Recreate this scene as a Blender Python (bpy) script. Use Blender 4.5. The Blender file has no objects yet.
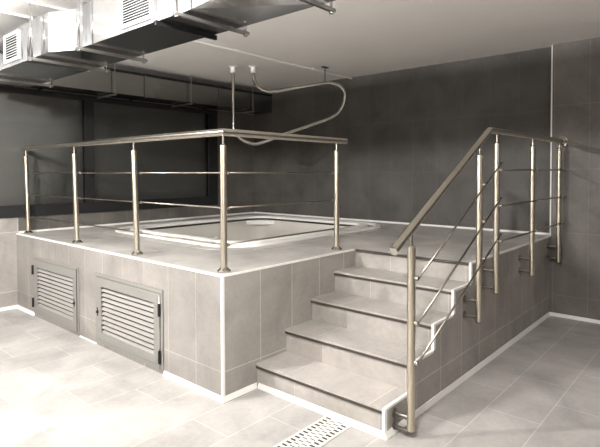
import bpy, bmesh, math, random
from mathutils import Vector, Matrix
random.seed(4)
S = bpy.context.scene
COL = S.collection

# ------------------------------------------------------------------ camera
cam_d = bpy.data.cameras.new('camera')
cam = bpy.data.objects.new('camera', cam_d)
COL.objects.link(cam)
YAW, PITCH, ROLL, FPX = 0.7106, -0.0261, -0.002, 501.52
fw = Vector((math.cos(YAW)*math.cos(PITCH), math.sin(YAW)*math.cos(PITCH), math.sin(PITCH)))
rt = Vector((math.sin(YAW), -math.cos(YAW), 0))
up = rt.cross(fw)
r2 = rt*math.cos(ROLL) + up*math.sin(ROLL)
u2 = -rt*math.sin(ROLL) + up*math.cos(ROLL)
M = Matrix((r2, u2, -fw)).transposed().to_4x4()
M.translation = Vector((-2.1404, -2.5952, 1.5358))
cam.matrix_world = M
cam_d.sensor_fit = 'HORIZONTAL'
cam_d.sensor_width = 36
cam_d.lens = 36*FPX/600
cam_d.shift_x = -8.04/600
cam_d.shift_y = -38.15/600
cam_d.clip_start = 0.02
S.camera = cam

# ------------------------------------------------------------------ world, lights, exposure
w_ = bpy.data.worlds.new('world'); S.world = w_; w_.use_nodes = True
w_.node_tree.nodes['Background'].inputs[0].default_value = (0.9, 0.95, 1, 1)
w_.node_tree.nodes['Background'].inputs[1].default_value = 0.02

def lamp(x, y, z, power, radius=0.07, col=(1, 0.99, 0.98)):
    d = bpy.data.lights.new('ceiling_lamp', 'POINT')
    d.shadow_soft_size = radius; d.energy = power; d.color = col
    o = bpy.data.objects.new('ceiling_lamp', d); o.location = (x, y, z)
    COL.objects.link(o)
for (x, y, p) in [(-2.2, 1.25, 290), (-2.5, 3.0, 45), (-2.4, -0.6, 75), (-1.4, -1.8, 145), (0.6, -3.7, 22)]:
    lamp(x, y, 2.72, p)

S.view_settings.view_transform = 'Standard'
S.view_settings.look = 'None'
S.view_settings.gamma = 1
S.view_settings.use_curve_mapping = False
S.view_settings.exposure = 0.62

# ------------------------------------------------------------------ dimensions
H = 0.85; V = 3.6085; U = 3.686; UP = 3.591; W = 1.070; C = 2.88
U1 = 0.3124; T = 0.3032; R = 0.1745; U5 = U1+4*T
RISE = [R, 2*R, 3*R, 4*R, H]

# ------------------------------------------------------------------ materials
def nodes(name):
    m = bpy.data.materials.new(name); m.use_nodes = True
    nt = m.node_tree
    b = nt.nodes['Principled BSDF']
    return m, nt, b

def plain(name, col, rough=0.5, metal=0.0, noise=0.06, nscale=6.0, bump=0.0):
    m, nt, b = nodes(name)
    b.inputs['Roughness'].default_value = rough
    b.inputs['Metallic'].default_value = metal
    g = nt.nodes.new('ShaderNodeNewGeometry')
    n = nt.nodes.new('ShaderNodeTexNoise'); n.inputs['Scale'].default_value = nscale
    n.inputs['Detail'].default_value = 4
    nt.links.new(g.outputs['Position'], n.inputs['Vector'])
    r = nt.nodes.new('ShaderNodeMix'); r.data_type = 'RGBA'
    nt.links.new(n.outputs['Fac'], r.inputs['Factor'])
    r.inputs[6].default_value = (*[c*(1-noise) for c in col], 1)
    r.inputs[7].default_value = (*[min(1, c*(1+noise)) for c in col], 1)
    nt.links.new(r.outputs[2], b.inputs['Base Color'])
    if bump:
        bp = nt.nodes.new('ShaderNodeBump'); bp.inputs['Strength'].default_value = bump
        bp.inputs['Distance'].default_value = 0.01
        nt.links.new(n.outputs['Fac'], bp.inputs['Height'])
        nt.links.new(bp.outputs['Normal'], b.inputs['Normal'])
    return m

def tile(name, axes, off, bw, bh, stagger=0.0, freq=2, col=(0.36, 0.333, 0.306), grout=(0.53, 0.50, 0.46), rough=0.5, mortar=0.0028):
    m, nt, b = nodes(name)
    N = nt.nodes.new; L = nt.links.new
    g = N('ShaderNodeNewGeometry'); sp = N('ShaderNodeSeparateXYZ')
    L(g.outputs['Position'], sp.inputs[0])
    cb = N('ShaderNodeCombineXYZ')
    for i in (0, 1):
        a = N('ShaderNodeMath'); a.operation = 'ADD'
        a.inputs[1].default_value = off[i] + bw*0 + 100*(bw if i == 0 else bh)
        L(sp.outputs['XYZ'.index(axes[i])], a.inputs[0])
        L(a.outputs[0], cb.inputs[i])
    br = N('ShaderNodeTexBrick')
    L(cb.outputs[0], br.inputs['Vector'])
    br.offset = stagger; br.offset_frequency = freq; br.squash = 1
    br.inputs['Scale'].default_value = 1
    br.inputs['Brick Width'].default_value = bw
    br.inputs['Row Height'].default_value = bh
    br.inputs['Mortar Size'].default_value = mortar
    br.inputs['Mortar Smooth'].default_value = 0.2
    br.inputs['Bias'].default_value = 0
    br.inputs['Color1'].default_value = (*[c*0.93 for c in col], 1)
    br.inputs['Color2'].default_value = (*[c*1.06 for c in col], 1)
    br.inputs['Mortar'].default_value = (*grout, 1)
    n1 = N('ShaderNodeTexNoise'); n1.inputs['Scale'].default_value = 2.6; n1.inputs['Detail'].default_value = 6
    n1.inputs['Distortion'].default_value = 0.6
    n2 = N('ShaderNodeTexNoise'); n2.inputs['Scale'].default_value = 30; n2.inputs['Detail'].default_value = 3
    L(g.outputs['Position'], n1.inputs['Vector']); L(g.outputs['Position'], n2.inputs['Vector'])
    ad = N('ShaderNodeMath'); ad.operation = 'MULTIPLY_ADD'
    L(n2.outputs['Fac'], ad.inputs[0]); ad.inputs[1].default_value = 0.25; L(n1.outputs['Fac'], ad.inputs[2])
    mr = N('ShaderNodeMapRange'); L(ad.outputs[0], mr.inputs[0])
    mr.inputs[1].default_value = 0.4; mr.inputs[2].default_value = 0.85
    mr.inputs[3].default_value = 0.74; mr.inputs[4].default_value = 1.20
    mx = N('ShaderNodeVectorMath'); mx.operation = 'SCALE'
    L(br.outputs['Color'], mx.inputs[0]); L(mr.outputs[0], mx.inputs['Scale'])
    L(mx.outputs[0], b.inputs['Base Color'])
    b.inputs['Roughness'].default_value = rough
    b.inputs['Specular IOR Level'].default_value = 0.35
    bp = N('ShaderNodeBump'); bp.inputs['Strength'].default_value = 0.25; bp.inputs['Distance'].default_value = 0.003
    bp.invert = True
    L(br.outputs['Fac'], bp.inputs['Height']); L(bp.outputs['Normal'], b.inputs['Normal'])
    return m

TW = 1/3
M_floor = tile('floor_tile', 'XY', (-0.73, 1.70), 2*TW, TW, 0.5, 2, rough=0.42, col=(0.375, 0.356, 0.335), grout=(0.55, 0.52, 0.48))
M_top = tile('deck_tile', 'XY', (-0.35, 0.02), 2*TW, TW, 0.5, 2, rough=0.45, col=(0.41, 0.39, 0.362), grout=(0.5, 0.47, 0.435))
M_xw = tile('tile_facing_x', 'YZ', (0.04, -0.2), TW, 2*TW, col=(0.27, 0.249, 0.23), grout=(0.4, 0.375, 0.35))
M_back = tile('back_wall_tile', 'YZ', (0.04, -0.2), TW, 2*TW, col=(0.088, 0.081, 0.073), grout=(0.12, 0.11, 0.10))
M_backy = tile('left_wall_dark_tile', 'XZ', (-0.016, -0.2), TW, 2*TW, col=(0.13, 0.12, 0.108), grout=(0.18, 0.165, 0.15))
M_right = tile('right_wall_tile', 'YZ', (0.10, -0.23), TW, 2*TW, col=(0.15, 0.137, 0.122), grout=(0.22, 0.2, 0.18))
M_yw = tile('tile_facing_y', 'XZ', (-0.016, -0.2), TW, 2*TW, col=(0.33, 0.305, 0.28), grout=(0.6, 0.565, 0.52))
M_tread = tile('tread_tile', 'YX', (0.3, 0.0), 2*TW, 9, rough=0.45, grout=(0.5, 0.46, 0.42))
M_riser = tile('riser_tile', 'YZ', (0.36, 0.0), 2*TW, 9, grout=(0.5, 0.46, 0.42))
M_white = plain('white_profile', (0.82, 0.8, 0.76), 0.35)
M_ceil = plain('ceiling_plaster', (0.9, 0.875, 0.84), 0.9, noise=0.05, nscale=1.3)
M_steel = plain('brushed_steel', (0.66, 0.615, 0.54), 0.22, 1.0, noise=0.01, nscale=60)
M_chrome = plain('polished_steel', (0.52, 0.49, 0.45), 0.14, 1.0)
M_galv = plain('galvanised_sheet', (0.62, 0.63, 0.645), 0.13, 1.0, noise=0.06, nscale=22)
M_galv2 = plain('dull_galvanised_sheet', (0.3, 0.3, 0.29), 0.2, 1.0, noise=0.08, nscale=12)
M_strut = plain('strut_steel', (0.36, 0.345, 0.32), 0.45, 0.8, nscale=40)
M_black = plain('black_frame', (0.006, 0.006, 0.006), 0.75)
M_blind = plain('blind_fabric', (0.21, 0.21, 0.2), 0.9, noise=0.1, nscale=3)
M_dark = plain('dark_profile', (0.035, 0.028, 0.022), 0.5)
M_void = plain('cavity_shade', (0.02, 0.02, 0.02), 0.9)  # near-black colour that paints in the shade inside openings
M_door = plain('grey_painted_metal', (0.23, 0.222, 0.205), 0.45, noise=0.03)
M_slat = plain('light_louvre_metal', (0.30, 0.288, 0.27), 0.4, noise=0.03)
M_alu = plain('white_aluminium', (0.62, 0.62, 0.61), 0.4, noise=0.02)
M_bracket = plain('bracket_steel', (0.27, 0.25, 0.22), 0.3, 1.0)
M_post = plain('brushed_post_steel', (0.60, 0.54, 0.44), 0.30, 1.0, noise=0.01)
_nt = M_post.node_tree; _b = _nt.nodes['Principled BSDF']
_b.inputs['Anisotropic'].default_value = 0.85
_t = _nt.nodes.new('ShaderNodeTangent'); _t.direction_type = 'RADIAL'; _t.axis = 'Z'
_nt.links.new(_t.outputs[0], _b.inputs['Tangent'])
_b.inputs['Anisotropic Rotation'].default_value = 0.25
M_rod = plain('rod_steel', (0.26, 0.235, 0.2), 0.3, 1.0)
M_nose = plain('nosing_profile', (0.05, 0.042, 0.034), 0.5)
M_tub = plain('tub_acrylic', (0.62, 0.59, 0.535), 0.22, noise=0.03, nscale=2)
M_rim = plain('tub_coping', (0.8, 0.78, 0.74), 0.42, noise=0.03)
M_groove = plain('overflow_channel', (0.5, 0.48, 0.45), 0.5)
M_plast = plain('white_plastic', (0.85, 0.84, 0.8), 0.4, noise=0.02)
M_drain = plain('cream_grating', (0.72, 0.69, 0.6), 0.4, noise=0.03)
M_slot = plain('drain_slot', (0.03, 0.028, 0.025), 0.8)

def glassmat():
    m = bpy.data.materials.new('window_glass'); m.use_nodes = True
    nt = m.node_tree; nt.nodes.clear()
    o = nt.nodes.new('ShaderNodeOutputMaterial'); mx = nt.nodes.new('ShaderNodeMixShader')
    t = nt.nodes.new('ShaderNodeBsdfTransparent'); t.inputs[0].default_value = (0.85, 0.85, 0.84, 1)
    g = nt.nodes.new('ShaderNodeBsdfGlossy'); g.inputs['Roughness'].default_value = 0.04
    f = nt.nodes.new('ShaderNodeFresnel'); f.inputs[0].default_value = 1.3
    nt.links.new(f.outputs[0], mx.inputs[0]); nt.links.new(t.outputs[0], mx.inputs[1])
    nt.links.new(g.outputs[0], mx.inputs[2]); nt.links.new(mx.outputs[0], o.inputs[0])
    return m
M_glass = glassmat()

# ------------------------------------------------------------------ helpers
def box(bm, a, b, mi=0, bev=0):
    x0, y0, z0 = a; x1, y1, z1 = b
    vs = [bm.verts.new(p) for p in [(x0,y0,z0),(x1,y0,z0),(x1,y1,z0),(x0,y1,z0),(x0,y0,z1),(x1,y0,z1),(x1,y1,z1),(x0,y1,z1)]]
    fs = [bm.faces.new([vs[i] for i in q]) for q in [(0,3,2,1),(4,5,6,7),(0,1,5,4),(1,2,6,5),(2,3,7,6),(3,0,4,7)]]
    for f in fs: f.material_index = mi
    if bev:
        es = {e for f in fs for e in f.edges}
        bmesh.ops.bevel(bm, geom=list(es), offset=bev, segments=2, affect='EDGES', profile=0.6)
    return fs

def tube(bm, pts, r, seg=14, cap=True, radii=None, mi=0):
    P = [Vector(p) for p in pts]
    n = len(P); tan = []
    for i in range(n):
        a = P[max(0, i-1)]; b = P[min(n-1, i+1)]
        if 0 < i < n-1:
            t = (P[i]-a).normalized() + (b-P[i]).normalized()
        else: t = b-a
        tan.append(t.normalized())
    ref = Vector((0,0,1)) if abs(tan[0].z) < 0.9 else Vector((1,0,0))
    nx = tan[0].cross(ref).normalized(); rings = []
    for i in range(n):
        nx = (nx - tan[i]*nx.dot(tan[i])).normalized()
        ny = tan[i].cross(nx)
        k = 1.0
        if 0 < i < n-1:
            d = (P[i]-P[i-1]).normalized(); k = 1/max(0.5, d.dot(tan[i]))
        rr = radii[i] if radii else r
        ring = []
        for j in range(seg):
            a = 2*math.pi*j/seg
            off = nx*math.cos(a)*rr + ny*math.sin(a)*rr
            ring.append(bm.verts.new(P[i]+off))
        rings.append(ring)
    for i in range(n-1):
        for j in range(seg):
            f = bm.faces.new([rings[i][j], rings[i][(j+1)%seg], rings[i+1][(j+1)%seg], rings[i+1][j]])
            f.smooth = True; f.material_index = mi
    if cap:
        f = bm.faces.new(rings[0][::-1]); f.material_index = mi
        f = bm.faces.new(rings[-1]); f.material_index = mi

def lathe(bm, c, axis, prof, seg=20):
    """prof: list of (distance along axis, radius)"""
    c = Vector(c); ax = Vector(axis).normalized()
    tube(bm, [c+ax*d for d, _ in prof], 0, seg, True, [max(r, 1e-4) for _, r in prof])

def spline(pts, k=8):
    P = [Vector(p) for p in pts]; out = []
    for i in range(len(P)-1):
        a = P[max(0,i-1)]; b = P[i]; c = P[i+1]; d = P[min(len(P)-1,i+2)]
        for s in range(k):
            t = s/k
            out.append(0.5*((2*b)+(c-a)*t+(2*a-5*b+4*c-d)*t*t+(3*b-a-3*c+d)*t**3))
    out.append(P[-1]); return out

def obj(name, bm, mats, parent=None, loc=None, recalc=True):
    if recalc: bmesh.ops.recalc_face_normals(bm, faces=bm.faces)
    for e in bm.edges:
        if len(e.link_faces) == 2 and e.calc_face_angle(0) > 0.55: e.smooth = False
    me = bpy.data.meshes.new(name); bm.to_mesh(me); bm.free()
    for m in (mats if isinstance(mats, (list, tuple)) else [mats]): me.materials.append(m)
    o = bpy.data.objects.new(name, me); COL.objects.link(o)
    if loc: o.location = loc
    if parent:
        o.parent = parent
    return o

def B(name, a, b, mat, parent=None, bev=0):
    bm = bmesh.new(); box(bm, a, b, 0, bev); return obj(name, bm, mat, parent)
def Tb(name, pts, r, mat, parent=None, seg=14):
    bm = bmesh.new(); tube(bm, pts, r, seg); return obj(name, bm, mat, parent)

def tag(o, label, cat, group=None, kind=None):
    o['label'] = label; o['category'] = cat
    if group: o['group'] = group
    if kind: o['kind'] = kind
    return o
def thing(name, label, cat, loc=(0,0,0), group=None):
    o = bpy.data.objects.new(name, None); COL.objects.link(o); o.location = loc
    o.empty_display_size = 0.1
    return tag(o, label, cat, group)
def struct(o, label=None, cat=None):
    o['kind'] = 'structure'
    if label: o['label'] = label
    if cat: o['category'] = cat
    return o

def poly_face(bm, loops, to3, mi):
    """filled planar region with holes; loops of 2-D points"""
    es = []; nf = set(bm.faces)
    for lp in loops:
        vs = [bm.verts.new(to3(p)) for p in lp]
        for i in range(len(vs)): es.append(bm.edges.new((vs[i], vs[(i+1)%len(vs)])))
    bmesh.ops.triangle_fill(bm, use_beauty=True, use_dissolve=False, edges=es)
    for f in bm.faces:
        if f not in nf: f.material_index = mi

def rrect(x0, y0, x1, y1, r, n=10):
    out = []
    for cx, cy, a0 in ((x1-r, y1-r, 0), (x0+r, y1-r, 90), (x0+r, y0+r, 180), (x1-r, y0+r, 270)):
        for k in range(n+1):
            a = math.radians(a0+90*k/n)
            out.append((cx+r*math.cos(a), cy+r*math.sin(a)))
    return out

# ------------------------------------------------------------------ the room
XL, YN = -5.0, -4.6
struct(B('floor', (XL-.2, YN-.2, -.12), (U+.2, V+.2, 0), M_floor), 'pale grey stoneware tile floor', 'floor')
struct(B('ceiling', (XL-.2, YN-.2, C), (U+.2, V+.2, C+.12), M_ceil), 'plain plastered ceiling', 'ceiling')
struct(B('wall_back', (U, -W, 0), (U+.2, V+.2, C), M_back), 'dark grey tiled wall behind the tub', 'wall')
struct(B('wall_right', (UP, YN-.2, 0), (U+.2, -W, C), [M_right]), 'grey tiled wall right of the platform', 'wall')
struct(B('wall_near', (XL-.2, YN-.2, 0), (UP, YN, C), M_backy), 'tiled wall behind the viewer', 'wall')
struct(B('wall_front', (XL-.2, YN, 0), (XL, V+.2, C), M_right), 'tiled wall facing the platform', 'wall')
WZ0, WZ1, WX1 = 1.03, 2.50, 2.89
WIN = [(0.86, WX1), (-1.55, 0.86), (-3.96, -1.55)]
bm = bmesh.new()
box(bm, (XL, V, 0), (.02, V+.2, WZ0)); box(bm, (.02, V, 0), (U, V+.2, WZ0), 1); box(bm, (XL, V, WZ1), (U, V+.2, C))
box(bm, (WX1, V, WZ0), (U, V+.2, WZ1), 1); box(bm, (XL, V, WZ0), (-3.96, V+.2, WZ1))
wl = bm
struct(obj('wall_left', wl, [M_yw, M_backy]), 'tiled wall with the dark windows', 'wall')
for i, (a, b) in enumerate(WIN):
    w = bpy.data.objects.new('window_%d' % (i+1), None); COL.objects.link(w); struct(w)
    w.location = (a, V, WZ0)
    def wb(n, p, q, m):
        return B(n, (p[0]-a, p[1], p[2]-WZ0), (q[0]-a, q[1], q[2]-WZ0), m, w)
    jr = 0.165 if i == 0 else 0.06
    bm = bmesh.new()
    y0, y1 = -0.012, 0.06
    for p, q in [((0, y0, 0), (b-a, y1, .135)), ((0, y0, WZ1-WZ0-.06), (b-a, y1, WZ1-WZ0)),
                 ((0, y0, .135), (.055, y1, WZ1-WZ0-.06)), ((b-a-jr, y0, .135), (b-a, y1, WZ1-WZ0-.06))]:
        box(bm, p, q)
    obj('window_frame', bm, M_black, w)
    B('window_pane', (.055, .02, .135), (b-a-jr, .026, WZ1-WZ0-.06), M_glass, w)
    bm = bmesh.new(); n = 40   # roller blind with a slight sag wave
    for k in range(n):
        z0 = .05+(1.40)*k/n; z1 = .05+1.40*(k+1)/n
        d0 = .11+.004*math.sin(k*.9); d1 = .11+.004*math.sin((k+1)*.9)
        vs = [bm.verts.new(p) for p in ((.0, d0, z0), (b-a, d0, z0), (b-a, d1, z1), (0, d1, z1))]
        bm.faces.new(vs)
    obj('roller_blind', bm, M_blind, w)

# ------------------------------------------------------------------ platform
plat = thing('tiled_platform', 'raised grey tiled platform with white edging that holds the sunken tub', 'platform', (0, 0, 0))
TX0, TY0, TX1, TY1, TR = 0.73, 0.68, 3.34, 3.10, 0.45
DOORS = [(2.075, 3.12, 'left'), (0.69, 1.745, 'right')]
LV = [(2.18, 3.02), (0.805, 1.635)]
LZ = (0.125, 0.535)
bm = bmesh.new()
poly_face(bm, [[(0,0),(U5,0),(U5,-W),(U,-W),(U,V),(0,V)], rrect(TX0+.03, TY0+.03, TX1-.03, TY1-.03, TR-.03)], lambda p: (p[0], p[1], H), 0)
poly_face(bm, [[(0,0),(V,0),(V,H),(0,H)]]+[[(a,LZ[0]),(b,LZ[0]),(b,LZ[1]),(a,LZ[1])] for a, b in LV], lambda p: (0, p[0], p[1]), 1)
def quad(bm, pts, mi=0):
    f = bm.faces.new([bm.verts.new(p) for p in pts]); f.material_index = mi; return f
quad(bm, [(0,0,0),(U5,0,0),(U5,0,H),(0,0,H)], 2)
quad(bm, [(U5,0,0),(U5,-W,0),(U5,-W,H),(U5,0,H)], 3)
quad(bm, [(U5,-W,0),(UP,-W,0),(UP,-W,H),(U5,-W,H)], 2)
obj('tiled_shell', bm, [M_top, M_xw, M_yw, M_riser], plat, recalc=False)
bm = bmesh.new()      # near-black panels stand in for the shade behind the louvres
for a, b in LV:
    box(bm, (.16, a-.08, LZ[0]-.06), (.17, b+.08, LZ[1]+.06))
    for y in (a-.05, b+.04): box(bm, (.002, y, LZ[0]-.06), (.16, y+.01, LZ[1]+.06))
    for z in (LZ[0]-.05, LZ[1]+.04): box(bm, (.002, a-.04, z), (.16, b+.04, z+.01))
obj('recess_shade_panels', bm, M_void, plat)
E_ = 0.004; TW_ = 0.022
B('edge_trim', (-E_, -E_, H-.012), (TW_-.004, V, H+.002), M_white, plat)
B('edge_trim', (TW_-.004, -E_, H-.012), (U5-.02, TW_-.008, H+.002), M_white, plat)
B('edge_trim', (U5-.0025, -W-E_, H-.012), (UP, -W+TW_-.004, H+.002), M_white, plat)
B('corner_trim', (-E_, -E_, .03), (.014, .014, H-.012), M_white, plat)
bm = bmesh.new()
box(bm, (TW_, V-.012, H), (U, V, H+.022)); box(bm, (U-.012, -W, H), (U, V-.012, H+.022))
obj('coved_edging', bm, M_white, plat)
def skirt(bm, a, b, nrm, h=.036, d=.018, e0=0, e1=0):
    """triangular-ish cove from a to b on the floor, nrm points to the room; e0/e1 mitre the ends"""
    a = Vector((*a, 0)); b = Vector((*b, 0)); n = Vector((*nrm, 0)); t = (b-a).normalized()
    prof = [(0, .0008), (d, .0008), (d*.9, h*.25), (d*.45, h*.75), (d*.3, h), (0, h)]
    r0 = [bm.verts.new(a+n*q-t*q*e0+Vector((0,0,z))) for q, z in prof]
    r1 = [bm.verts.new(b+n*q+t*q*e1+Vector((0,0,z))) for q, z in prof]
    for i in range(len(prof)):
        j = (i+1) % len(prof); bm.faces.new([r0[i], r0[j], r1[j], r1[i]])
    bm.faces.new(r0[::-1]); bm.faces.new(r1)
for args, kw in ((((0, 3.125), (0, V), (-1, 0)), dict(e1=-1)), (((0, 0), (0, .685), (-1, 0)), dict(e0=1)),
                 (((0, 1.75), (0, 2.07), (-1, 0)), dict(h=.012, d=.008)), (((0, 0), (U1-.001, 0), (0, -1)), dict(e0=1, e1=-1))):
    bm = bmesh.new(); skirt(bm, *args, **kw); obj('floor_skirting', bm, M_white, plat)

# ------------------------------------------------------------------ staircase
stair = thing('staircase', 'flight of grey tiled steps with dark nosings climbing to the platform', 'staircase', (U1, 0, 0))
for k in range(4):
    x0 = U1+k*T; z0 = k*R; z1 = (k+1)*R
    bm = bmesh.new()
    y0 = -W; y1 = -.0005
    def P(x, y, z): return (x-U1, y, z)
    x1 = U5
    quad(bm, [P(x0, y1, z0), P(x0, y0, z0), P(x0, y0, z1-.016), P(x0, y1, z1-.016)], 0)
    quad(bm, [P(x0, y0, z0), P(x1, y0, z0), P(x1, y0, z1-.016), P(x0, y0, z1-.016)], 1)
    if k < 3: quad(bm, [P(x0+T+.02, y0, z1-.016), P(x1, y0, z1-.016), P(x1, y0, z1), P(x0+T+.02, y0, z1)], 1)
    # tread slab with a small overhang
    for f in box(bm, P(x0-.014, y0, z1-.016), P(min(x0+T+.02, U5-.001) if k < 3 else U5-.001, y1, z1)):
        f.material_index = 2
    so = obj('step', bm, [M_riser, M_yw, M_tread], stair)
    bm = bmesh.new(); box(bm, P(x0-.012, y0+.018, z1-.034), P(x0-.001, y1, z1-.0165))
    obj('nosing', bm, M_nose, so)
bm = bmesh.new(); box(bm, (U5-.014-U1, -W+.018, H-.022), (U5-.0005-U1, -.012, H-.001))
obj('top_nosing', bm, M_nose, stair)
bm = bmesh.new()
for k in range(5):
    x0 = U1+k*T; z0 = k*R; z1 = RISE[k]; g = .016
    box(bm, (x0-.016-U1, -W-.004, z0+(.002 if k else .03)), (x0-U1+.012, -W+.014, z1+.002))
    if k < 4: box(bm, (x0-U1+.0125, -W-.004, z1-.014), (x0+T-U1-.016, -W+.014, z1+.003))
obj('stringer_trim', bm, M_white, stair)
bm = bmesh.new(); skirt(bm, (0, -W), (0, -.02), (-1, 0), e0=1, e1=0); obj('floor_skirting', bm, M_white, stair)
bm = bmesh.new(); skirt(bm, (0, -W), (UP-U1-.001, -W), (0, -1), e0=1, e1=-1); obj('floor_skirting', bm, M_white, stair)

# skirtings and corner trims of the room
def sstruct(name, a, b, n, **k):
    bm = bmesh.new(); skirt(bm, a, b, n, **k); struct(obj(name, bm, M_white))
sstruct('baseboard_right', (UP, YN), (UP, -W), (-1, 0), e1=-1)
sstruct('baseboard_left', (XL, V), (0, V), (0, -1), e1=-1)
struct(B('trim_1', (UP-.004, -W-.009, H+.003), (UP+.006, -W+.004, C-.001), M_white))

# ------------------------------------------------------------------ sunken tub
tub = thing('hot_tub', 'large sunken square hot tub with rounded white rim set into the platform', 'hot tub', (0, 0, H))
def ring_mesh(prof, base=(TX0, TY0, TX1, TY1), r0=TR, close=False, n=12):
    bm = bmesh.new(); rings = []
    for d, z in prof:
        x0, y0, x1, y1 = base
        pts = rrect(x0+d, y0+d, x1-d, y1-d, max(.06, r0-d*.75), n)
        rings.append([bm.verts.new((x, y, z)) for x, y in pts])
    for a, b in zip(rings, rings[1:]):
        for j in range(len(a)):
            f = bm.faces.new([a[j], a[(j+1)%len(a)], b[(j+1)%len(a)], b[j]]); f.smooth = True
    if close: bm.faces.new(rings[-1])
    return bm
def close_ring(name, prof, mat):
    o = obj(name, ring_mesh(prof), mat, tub)
    return o
close_ring('base_ring', [(-.10, .0015), (-.095, .006), (-.02, .008), (.0, .010)], M_top)
close_ring('outer_coping', [(.0, .003), (.0, .022), (.008, .030), (.06, .032), (.068, .026), (.07, .0)], M_rim)
close_ring('overflow_channel', [(.068, .012), (.15, .012)], M_groove)
close_ring('inner_coping', [(.148, .0), (.15, .030), (.158, .040), (.225, .042), (.245, .036), (.252, .018), (.256, -.02)], M_rim)
obj('tub_shell', ring_mesh([(.255, -.015), (.262, -.06), (.30, -.36), (.34, -.40), (.62, -.42), (.66, -.45), (.70, -.74), (.76, -.78)], close=True, n=12), M_tub, tub)
bm = bmesh.new()     # dark strip along inner lip
obj('inner_lip_strip', ring_mesh([(.2535, .010), (.262, .002), (.258, -.016)]), M_dark, tub)
# corner skimmer
c, s = math.cos(math.pi/4), math.sin(math.pi/4)
def corner(bm, cx, cy, half, z0, z1, d, bev=.004):
    fs0 = set(bm.verts); box(bm, (-half, -d/2, z0), (half, d/2, z1), 0, bev)
    vs = [v for v in bm.verts if v not in fs0]
    for v in vs:
        x, y = v.co.x, v.co.y
        v.co.x = cx + x*c + y*s; v.co.y = cy - x*s + y*c
bm = bmesh.new(); corner(bm, 2.955, 2.715, .20, -.075, -.02, .055)
obj('skimmer_mouth', bm, M_plast, tub)
for (x, y) in [(3.045, 1.2), (3.045, 1.9), (1.5, 2.80), (2.2, 2.80)]:
    bm = bmesh.new()
    ax = (-1, 0, 0) if x > 3 else (0, -1, 0)
    lathe(bm, (x, y, -.22), ax, [(0, .035), (.012, .035), (.016, .026), (.016, .012), (.03, .008)], 16)
    obj('water_jet', bm, M_plast, tub)
bm = bmesh.new(); tube(bm, [(1.93, 1.42, -.42), (1.93, 1.42, -.30), (1.95, 1.44, -.2)], .02, 12, True, [.025, .02, .008])
obj('drain_plug', bm, M_plast, tub)

# ------------------------------------------------------------------ louvred doors
for i, ((a, b, side), (la, lb)) in enumerate(zip(DOORS, LV)):
    z0, z1 = .035, .648
    lab = ('grey louvred metal access door at the window end of the platform' if i == 0 else
           'grey louvred metal access door nearer the platform corner')
    d = thing('louvred_door', lab, 'access door', (0, (a+b)/2, z0), 'louvred doors in the platform side')
    yo = (a+b)/2
    def db(bm, x0, x1, ya, yb, za, zb, bev=.0015): box(bm, (x0, ya-yo, za-z0), (x1, yb-yo, zb-z0), 0, bev)
    bm = bmesh.new(); fw_ = .028
    db(bm, -.010, -.0008, a, b, z1-fw_, z1); db(bm, -.010, -.0008, a, b, z0, z0+fw_)
    db(bm, -.010, -.0008, a, a+fw_, z0+fw_, z1-fw_); db(bm, -.010, -.0008, b-fw_, b, z0+fw_, z1-fw_)
    obj('door_frame', bm, M_door, d)
    a2, b2, z2, z3 = a+fw_+.005, b-fw_-.005, z0+fw_+.004, z1-fw_-.004
    bm = bmesh.new()
    db(bm, -.014, -.0008, a2, b2, LZ[1], z3); db(bm, -.014, -.0008, a2, b2, z2, LZ[0])
    db(bm, -.014, -.0008, a2, la, LZ[0], LZ[1]); db(bm, -.014, -.0008, lb, b2, LZ[0], LZ[1])
    leaf = obj('door_leaf', bm, M_door, d)
    bm = bmesh.new(); n = 10; p = (LZ[1]-LZ[0])/n
    for k in range(n):
        zc = LZ[0]+p*(k+.5)-z0
        # tilted blade, lower lip outward
        y0_, y1_ = la-yo+.003, lb-yo-.003
        pr_ = [(-.011, zc-p*.42), (-.011, zc-p*.33), (.008, zc+p*.16), (.008, zc+p*.07)]
        v0 = [bm.verts.new((x, y0_, z)) for x, z in pr_]; v1 = [bm.verts.new((x, y1_, z)) for x, z in pr_]
        for q in range(4): bm.faces.new([v0[q], v0[(q+1)%4], v1[(q+1)%4], v1[q]])
        bm.faces.new(v0); bm.faces.new(v1[::-1])
    obj('louvre_panel', bm, M_slat, leaf)
    hy = b-.004 if i == 0 else a+.030
    for hz in ((.15, .50) if i == 0 else (.135, .495)):
        bm = bmesh.new(); tube(bm, [(-.02, hy-yo, hz-.048-z0), (-.02, hy-yo, hz+.048-z0)], .011, 12)
        obj('hinge', bm, M_black, d)
    if i == 1:
        bm = bmesh.new(); tube(bm, [(-.018, hy-yo, .04-z0), (-.018, hy-yo, .61-z0)], .003, 8); obj('hinge_rod', bm, M_steel, d)
    else:
        bm = bmesh.new(); box(bm, (-.0145, a+.024-yo, .0), (-.011, a+.034-yo, .6)); obj('gap_shade_strip', bm, M_dark, d)  # dark bar drawn for the shade between leaf and frame
    ly = (a+.075) if i == 0 else (b-.05)
    bm = bmesh.new(); lathe(bm, (-.012, ly-yo, .305-z0), (-1, 0, 0), [(0, .016), (.006, .016), (.008, .009), (.016, .008)], 14)
    box(bm, (-.019, ly-yo-.005, .27-z0), (-.0145, ly-yo+.005, .345-z0), 0, .001)
    obj('latch', bm, M_black, leaf)

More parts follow.
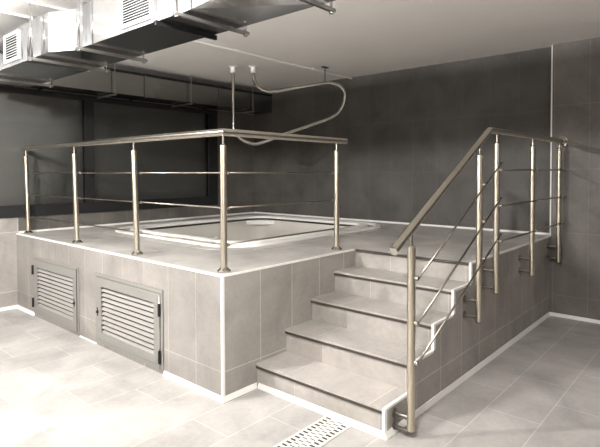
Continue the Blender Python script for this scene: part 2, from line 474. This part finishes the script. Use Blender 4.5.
# ------------------------------------------------------------------ railings
RP = 0.0235
def saddle(x, y, z0, z1, parent):
    bm = bmesh.new()
    lathe(bm, (x, y, z0), (0, 0, 1), [(-.002, .013), (.003, .013), (.006, .009), (z1-z0-.006, .008), (z1-z0-.002, .013)], 14)
    return obj('rail_saddle', bm, M_steel, parent)
rail = thing('guard_railing', 'stainless steel guard railing running round the tub side corner of the platform', 'railing', (.065, .065, H))
def L_(x, y, z): return (x-.065, y-.065, z-H)
ZR = 1.812
GP = [(.09, .09), (.09, 1.205), (.09, 2.30), (.09, 3.51), (1.365, .09)]
for x, y in GP:
    bm = bmesh.new(); tube(bm, [L_(x, y, H+.004), L_(x, y+(.04 if x < 1 and y > 1 else 0), 1.722)], RP, 20)
    p = obj('post', bm, M_post, rail)
    bm = bmesh.new(); lathe(bm, L_(x, y, H+.0022), (0, 0, 1), [(0, .047), (.008, .047), (.014, .042), (.022, .032), (.028, .027)], 22)
    obj('base_flange', bm, M_chrome, p)
    saddle(*L_(x, y+(.04 if x < 1 and y > 1 else 0), 1.722), ZR-.02-H, p)
bm = bmesh.new()
tube(bm, [L_(1.50, .09, ZR), L_(.09, .09, ZR), L_(.09, V-.002, ZR)], .0255, 20)
obj('handrail', bm, M_steel, rail)
IX = .09+.036
for z in (1.533, 1.288, 1.033):   # three rods on each run
    Tb('rail_rod', [L_(IX, .07, z), L_(IX, V-.02, z)], .0062, M_rod, rail, 10)
    Tb('rail_rod', [L_(.075, IX, z), L_(1.37+.03, IX, z)], .0062, M_rod, rail, 10)
    for x, y in GP:
        ax = (0, 1, 0) if x > 1 else (1, 0, 0)
        bm = bmesh.new(); lathe(bm, L_(x+ax[0]*.021, y+ax[1]*.021, z), ax, [(0, .009), (.008, .009), (.009, .012), (.024, .012), (.026, .009)], 12)
        obj('rod_holder', bm, M_chrome, rail)

# stair railing
PY = -1.18
srail = thing('stair_railing', 'stainless steel stair railing with side mounted posts rising to the right wall', 'railing', (.45, PY, 0))
def Q(x, y, z): return (x-.45, y-PY, z)
SP = [(.41, .045, 1.108, (.115, .035)), (1.395, .452, 1.655, (.60, .485)), (1.73, .60, 1.752, (.77, .635)),
      (2.61, .597, 1.760, (.745, .63)), (3.49, .597, 1.765, (.755, .635))]
x0, z0, xb, zb = .215, 1.11, 1.575, 1.845
def railz(x): return zb if x > xb else z0+(zb-z0)*(x-x0)/(xb-x0)
for x, zb0, zt, so in SP:
    bm = bmesh.new(); tube(bm, [Q(x, PY, zb0), Q(x, PY, zt)], RP, 20); p = obj('post', bm, M_post, srail)
    bm = bmesh.new(); lathe(bm, Q(x, PY, zb0-.006), (0, 0, 1), [(0, .019), (.006, .021)], 16); obj('end_plug', bm, M_black, p)
    bm = bmesh.new(); zz = railz(x)-.022
    lathe(bm, Q(x, PY, zt), (0, 0, 1), [(-.003, .018), (.004, .018), (.008, .008), (zz-zt, .008), (zz-zt+.003, .012)], 14)
    obj('rail_saddle', bm, M_steel, p)
    for z in so:
        bm = bmesh.new()
        lathe(bm, Q(x, -W-.0008, z), (0, -1, 0), [(0, .027), (.008, .027), (.012, .012), (.07, .011), (.072, .016), (-W-PY-.018, .016)], 18)
        obj('standoff', bm, M_bracket, p)
bm = bmesh.new()
tube(bm, [Q(x0, PY, z0), Q(xb-.012, PY, zb-.005), Q(xb+.012, PY, zb), Q(UP-.012, PY, zb+.01)], .0255, 22)
obj('handrail', bm, M_steel, srail)
bm = bmesh.new(); lathe(bm, Q(x0, PY, z0), (x0-xb, 0, z0-zb), [(0, .0275), (.006, .0275), (.009, .022)], 22); obj('rail_end_cap', bm, M_chrome, srail)
bm = bmesh.new(); lathe(bm, Q(UP-.0008, PY, zb+.01), (-1, 0, 0), [(0, .056), (.010, .056), (.014, .044), (.05, .042), (.06, .027)], 24); obj('wall_flange', bm, M_chrome, srail)
RY = PY-.036
for za, zc, ze in ((.932, 1.45, 1.55), (.675, 1.186, 1.276), (.446, .92, 1.005)):
    sl = (zc-za)/(1.43-.43)
    xe = 1.73
    Tb('rail_rod', [Q(.41, RY, za-.012), Q(xe, RY, za+sl*(xe-.43))], .0062, M_rod, srail, 10)
    Tb('rail_rod', [Q(1.72, RY, ze), Q(UP-.006, RY, ze+.005)], .0062, M_rod, srail, 10)
    for x, z in ((.41, za), (1.395, zc-.006), (1.73, ze), (2.61, ze), (3.49, ze+.004)):
        bm = bmesh.new(); lathe(bm, Q(x, PY-.021, z), (0, -1, 0), [(0, .009), (.008, .009), (.009, .012), (.024, .012), (.026, .009)], 12)
        obj('rod_holder', bm, M_chrome, srail)

# ------------------------------------------------------------------ ceiling mounted loop rail
loop = thing('looped_grab_rail', 'polished steel tube bent in a loop and hung from the ceiling', 'grab rail', (2.3, 2.1, C))
LP = [(2.108,2.318,2.83),(2.108,2.318,2.6),(2.108,2.318,2.141),(2.116,2.309,2.06),(2.172,2.245,1.962),(2.264,2.14,1.903),(2.349,2.044,1.917),(2.543,1.822,2.025),(2.754,1.582,2.133),(2.948,1.36,2.242),
      (3.024,1.274,2.356),(3.05,1.245,2.509),(3.016,1.283,2.624),(2.948,1.36,2.668),(2.881,1.437,2.672),(2.67,1.677,2.622),(2.435,1.946,2.566),(2.334,2.061,2.611),(2.290,2.112,2.70),(2.276,2.127,2.83)]
bm = bmesh.new(); tube(bm, [(x-2.3, y-2.1, z-C) for x, y, z in spline(LP, 7)], .021, 16)
obj('bent_tube', bm, M_chrome, loop)
for x, y in ((2.108, 2.318), (2.276, 2.127)):
    bm = bmesh.new(); lathe(bm, (x-2.3, y-2.1, -.0008), (0, 0, -1), [(0, .055), (.006, .055), (.008, .032), (.075, .032), (.077, .026)], 20)
    obj('ceiling_socket', bm, M_plast, loop)
bm = bmesh.new(); tube(bm, [(2.881-2.3, 1.437-2.1, -.012), (2.881-2.3, 1.437-2.1, 2.69-C)], .006, 10)
box(bm, (2.881-2.3-.05, 1.437-2.1-.02, -.012), (2.881-2.3+.05, 1.437-2.1+.02, -.0008))
obj('hanger', bm, M_dark, loop)

# ------------------------------------------------------------------ ducts
DZ0, DZ1 = 2.45, 2.75
duct = thing('ventilation_duct', 'large bright galvanised sheet metal duct crossing under the ceiling over the platform edge', 'duct', (-.2, 1.3, C))
def D(x, y, z): return (x+.2, y-1.3, z-C)
GR = [(1.965, 2.295, 2.485, 2.725, -.52), (.13, .50, 2.475, 2.725, -.42)]
NP = [(-3.2, -.42, DZ0), (-.88, -.42, DZ0), (-.26, -.42, DZ0), (1.16, -.42, DZ0), (1.39, -.52, DZ0), (3.165, -.52, DZ0)]
bm = bmesh.new()
# near (viewer) side with grille openings
def sidewall(y0, y1, x, hole=None):
    loops = [[(y0, DZ0), (y1, DZ0), (y1, DZ1), (y0, DZ1)]]
    if hole: loops.append([(hole[0]+.025, hole[2]+.02), (hole[1]-.025, hole[2]+.02), (hole[1]-.025, hole[3]-.02), (hole[0]+.025, hole[3]-.02)])
    poly_face(bm, loops, lambda p: D(x, p[0], p[1]), 0)
sidewall(-.26, 1.16, -.42, GR[1]); sidewall(1.39, 3.165, -.52, GR[0])
quad(bm, [D(-.42, 1.16, DZ0), D(-.52, 1.39, DZ0), D(-.52, 1.39, DZ1), D(-.42, 1.16, DZ1)])
ZE = DZ0+.05
quad(bm, [D(-.42, -.88, ZE), D(-.42, -.26, DZ0), D(-.42, -.26, DZ1), D(-.42, -.88, DZ1)])
quad(bm, [D(-.42, -3.2, ZE), D(-.42, -.88, ZE), D(-.42, -.88, DZ1), D(-.42, -3.2, DZ1)])
# underside
quad(bm, [D(-.52, 3.165, DZ0), D(0, 3.165, DZ0), D(0, 1.39, DZ0), D(-.52, 1.39, DZ0)])
quad(bm, [D(-.52, 1.39, DZ0), D(0, 1.39, DZ0), D(0, 1.16, DZ0), D(-.42, 1.16, DZ0)])
quad(bm, [D(-.42, 1.16, DZ0), D(0, 1.16, DZ0), D(0, -.26, DZ0), D(-.42, -.26, DZ0)])
f = bm.faces.new([bm.verts.new(p) for p in (D(-.42, -.26, DZ0), D(0, -.26, DZ0), D(0, -.88, DZ0))])
f = bm.faces.new([bm.verts.new(p) for p in (D(-.42, -.26, DZ0), D(0, -.88, DZ0), D(-.42, -.88, ZE))])
quad(bm, [D(-.42, -.88, ZE), D(0, -.88, DZ0), D(0, -3.2, DZ0), D(-.42, -3.2, ZE)])
# far side, top
quad(bm, [D(0, 3.165, DZ0), D(0, 3.165, DZ1), D(0, -3.2, DZ1), D(0, -3.2, DZ0)])
quad(bm, [D(-.52, 3.165, DZ1), D(0, 3.165, DZ1), D(0, 1.39, DZ1), D(-.52, 1.39, DZ1)])
quad(bm, [D(-.52, 1.39, DZ1), D(0, 1.39, DZ1), D(0, 1.16, DZ1), D(-.42, 1.16, DZ1)])
quad(bm, [D(-.42, 1.16, DZ1), D(0, 1.16, DZ1), D(0, -3.2, DZ1), D(-.42, -3.2, DZ1)])
quad(bm, [D(-.42, -3.2, ZE), D(0, -3.2, DZ0), D(0, -3.2, DZ1), D(-.42, -3.2, DZ1)])
bmesh.ops.remove_doubles(bm, verts=bm.verts, dist=1e-5)
obj('duct_casing', bm, M_galv, duct)
for y, t_, h_ in ((1.62, .03, .03), (1.0, .03, .03), (.10, .02, .02), (-.18, .03, .03), (1.86, .02, .016), (2.76, .03, .03), (-1.35, .03, .03), (-2.5, .03, .03)):
    xn = -.52 if y > 1.4 else -.42
    zl = DZ0 if y > -.3 else DZ0
    bm = bmesh.new()
    box(bm, D(xn-h_, y-t_/2, DZ0-h_*.5), D(xn-.0005, y+t_/2, DZ1+h_*.4)); box(bm, D(xn, y-t_/2, DZ0-h_*.5), D(0, y+t_/2, DZ0-.0005))
    box(bm, D(.0005, y-t_/2, DZ0-h_*.5), D(h_, y+t_/2, DZ1+h_*.4)); box(bm, D(xn, y-t_/2, DZ1+.0005), D(0, y+t_/2, DZ1+h_*.4))
    obj('joint_flange', bm, M_galv, duct)
bm = bmesh.new(); box(bm, D(-.44, .062, DZ0-.03), D(.02, .082, DZ0-.001)); obj('seam_gasket', bm, M_black, duct)
for a, b, z0_, z1_, x in GR:
    bm = bmesh.new(); f_ = .022
    for p, q in (((x-.012, a, z1_-f_), (x-.001, b, z1_)), ((x-.012, a, z0_), (x-.001, b, z0_+f_)),
                 ((x-.012, a, z0_+f_), (x-.001, a+f_, z1_-f_)), ((x-.012, b-f_, z0_+f_), (x-.001, b, z1_-f_))):
        box(bm, D(*p), D(*q), 0, .001)
    g = obj('grille_frame', bm, M_alu, duct)
    bm = bmesh.new(); n = 9 if a > 1 else 12; p = (z1_-z0_-2*f_)/n
    for k in range(n):
        zc = z0_+f_+p*(k+.5)
        pr_ = [(x-.008, zc-p*.30), (x-.008, zc-p*.12), (x+.008, zc+p*.14), (x+.008, zc-p*.02)]
        v0 = [bm.verts.new(D(xx, a+f_, z)) for xx, z in pr_]; v1 = [bm.verts.new(D(xx, b-f_, z)) for xx, z in pr_]
        for q in range(4): bm.faces.new([v0[q], v0[(q+1)%4], v1[(q+1)%4], v1[q]])
        bm.faces.new(v0); bm.faces.new(v1[::-1])
    obj('grille_blades', bm, M_alu, g)
    B('grille_shade_plate', D(x+.05, a, z0_), D(x+.055, b, z1_), M_void, g)  # black sheet, paints the shade of the duct interior

duct2 = thing('wall_duct', 'long dull grey duct running above the dark windows to the back wall', 'duct', (0, 3.35, C))
def D2(x, y, z): return (x, y-3.35, z-C)
bm = bmesh.new(); box(bm, D2(XL+.01, 3.19, 2.505), D2(U-.002, 3.56, 2.765)); obj('duct_casing', bm, M_galv2, duct2)
for x in (-1.0, .25, 1.39, 2.6):
    bm = bmesh.new(); box(bm, D2(x-.012, 3.178, 2.495), D2(x+.012, 3.1895, 2.775)); box(bm, D2(x-.012, 3.1895, 2.494), D2(x+.012, 3.56, 2.5045))
    obj('joint_flange', bm, M_galv2, duct2)
tag(Tb('duct_gap_shade', [(XL+.01, 3.20, 2.785), (U-.002, 3.20, 2.785)], .018, M_black), 'thin black strip added for the shaded gap above the wall duct', 'shade strip')  # black strip standing in for the dark gap between duct and ceiling

# hangers: one strut below the duct on two threaded rods
def strut(name, label, a, b, zt, group, w=.024, h=.02, ax='x'):
    o = thing(name, label, 'duct hanger', ((a[0]+b[0])/2, (a[1]+b[1])/2, C), group)
    cx, cy = (a[0]+b[0])/2, (a[1]+b[1])/2
    bm = bmesh.new()
    if ax == 'x':
        lo = (a[0]-cx, -w/2); hi = (b[0]-cx, w/2)
    else:
        lo = (-w/2, a[1]-cy); hi = (w/2, b[1]-cy)
    t = .004; z0_, z1_ = zt-h-C, zt-C
    box(bm, (lo[0], lo[1], z1_-t), (hi[0], hi[1], z1_))
    if ax == 'x':
        box(bm, (lo[0], lo[1], z0_), (hi[0], lo[1]+t, z1_-t)); box(bm, (lo[0], hi[1]-t, z0_), (hi[0], hi[1], z1_-t))
    else:
        box(bm, (lo[0], lo[1], z0_), (lo[0]+t, hi[1], z1_-t)); box(bm, (hi[0]-t, lo[1], z0_), (hi[0], hi[1], z1_-t))
    obj('strut_channel', bm, M_strut, o)
    return o, cx, cy
names = ['duct hanger strut nearest the dark windows, under the bright duct', 'duct hanger strut under the step in width of the bright duct',
         'duct hanger strut between the duct bend and the large grille', 'duct hanger strut just past the large grille, toward the top edge',
         'duct hanger strut cut by the top edge of the photo']
for (y, lab) in zip((2.76, 1.60, 1.0, -.19, -.885), names):
    xn = -.52 if y > 1.4 else -.42
    # struts hang just below the flanges
    xa, xb_ = xn-.075, .07
    zt = DZ0-.0155
    o, cx, cy = strut('duct_hanger', lab, (xa, y), (xb_, y), zt, 'hangers under the bright duct')
    for x in (xn-.05, .045):
        bm = bmesh.new(); tube(bm, [(x-cx, 0, zt-.03-C), (x-cx, 0, -.001)], .006, 8)
        lathe(bm, (x-cx, 0, zt-.022-C), (0, 0, -1), [(-.004, .014), (.008, .014)], 6)
        obj('threaded_rod', bm, M_galv, o)
lab2 = ['duct hanger strut under the wall duct, nearest the bright duct', 'duct hanger strut at the middle of the wall duct', 'duct hanger strut on the wall duct beside the back wall']
for x, lab in zip((.96, 2.07, 3.23), lab2):
    o, cx, cy = strut('duct_hanger', lab, (x, 3.13), (x, 3.59), 2.493, 'hangers under the wall duct', ax='y')
    bm = bmesh.new(); tube(bm, [(0, 3.15-cy, 2.493-.028-C), (0, 3.15-cy, -.001)], .006, 8); obj('threaded_rod', bm, M_strut, o)

# ceiling conduits
for y, lab, x0_, x1_ in ((1.60, 'long thin grey conduit clipped to the ceiling and ending at the back wall', XL+.01, U-.002),
                         (2.03, 'thin grey conduit on the ceiling behind the bright duct top', XL+.01, .35)):
    o = thing('ceiling_conduit', lab, 'conduit', (0, y, C))
    bm = bmesh.new(); tube(bm, [(x0_, 0, -.016), (x1_, 0, -.016)], .0125, 12); obj('conduit_tube', bm, M_white, o)
    for k in range(4):
        xx = x0_+(x1_-x0_)*(k+.7)/4.1
        bm = bmesh.new(); box(bm, (xx-.012, -.02, -.031), (xx+.012, .02, -.0008), 0, .002); obj('pipe_clip', bm, M_plast, o)

# ------------------------------------------------------------------ floor drain grating
dr = thing('drain_grating', 'cream slotted drain grating in the floor at the foot of the steps', 'floor drain', (-.2, -.745, 0))
bm = bmesh.new()
X0, X1, Y0, Y1 = -1.0, U1-.019, -.845, -.645
box(bm, (X0+.2, Y0+.745, .0006), (X1+.2, Y1+.745, .006), 0, .001)
gr = obj('grating', bm, M_drain, dr)
bm = bmesh.new(); rows = 4
for rI in range(rows):
    yc = Y1-.036-rI*.043
    n = int((X1-X0-.03)/.036)
    for k in range(n):
        xc = X1-.02-k*.036-(.018 if rI % 2 else 0)
        if xc-.01 < X0: continue
        wd = .009 if rI in (1, 2) else .017
        quad(bm, [(xc-wd/2+.2, yc-.019+.745, .0064), (xc+wd/2+.2, yc-.019+.745, .0064), (xc+wd/2+.2, yc+.019+.745, .0064), (xc-wd/2+.2, yc+.019+.745, .0064)])
so = obj('slots', bm, M_slot, gr)
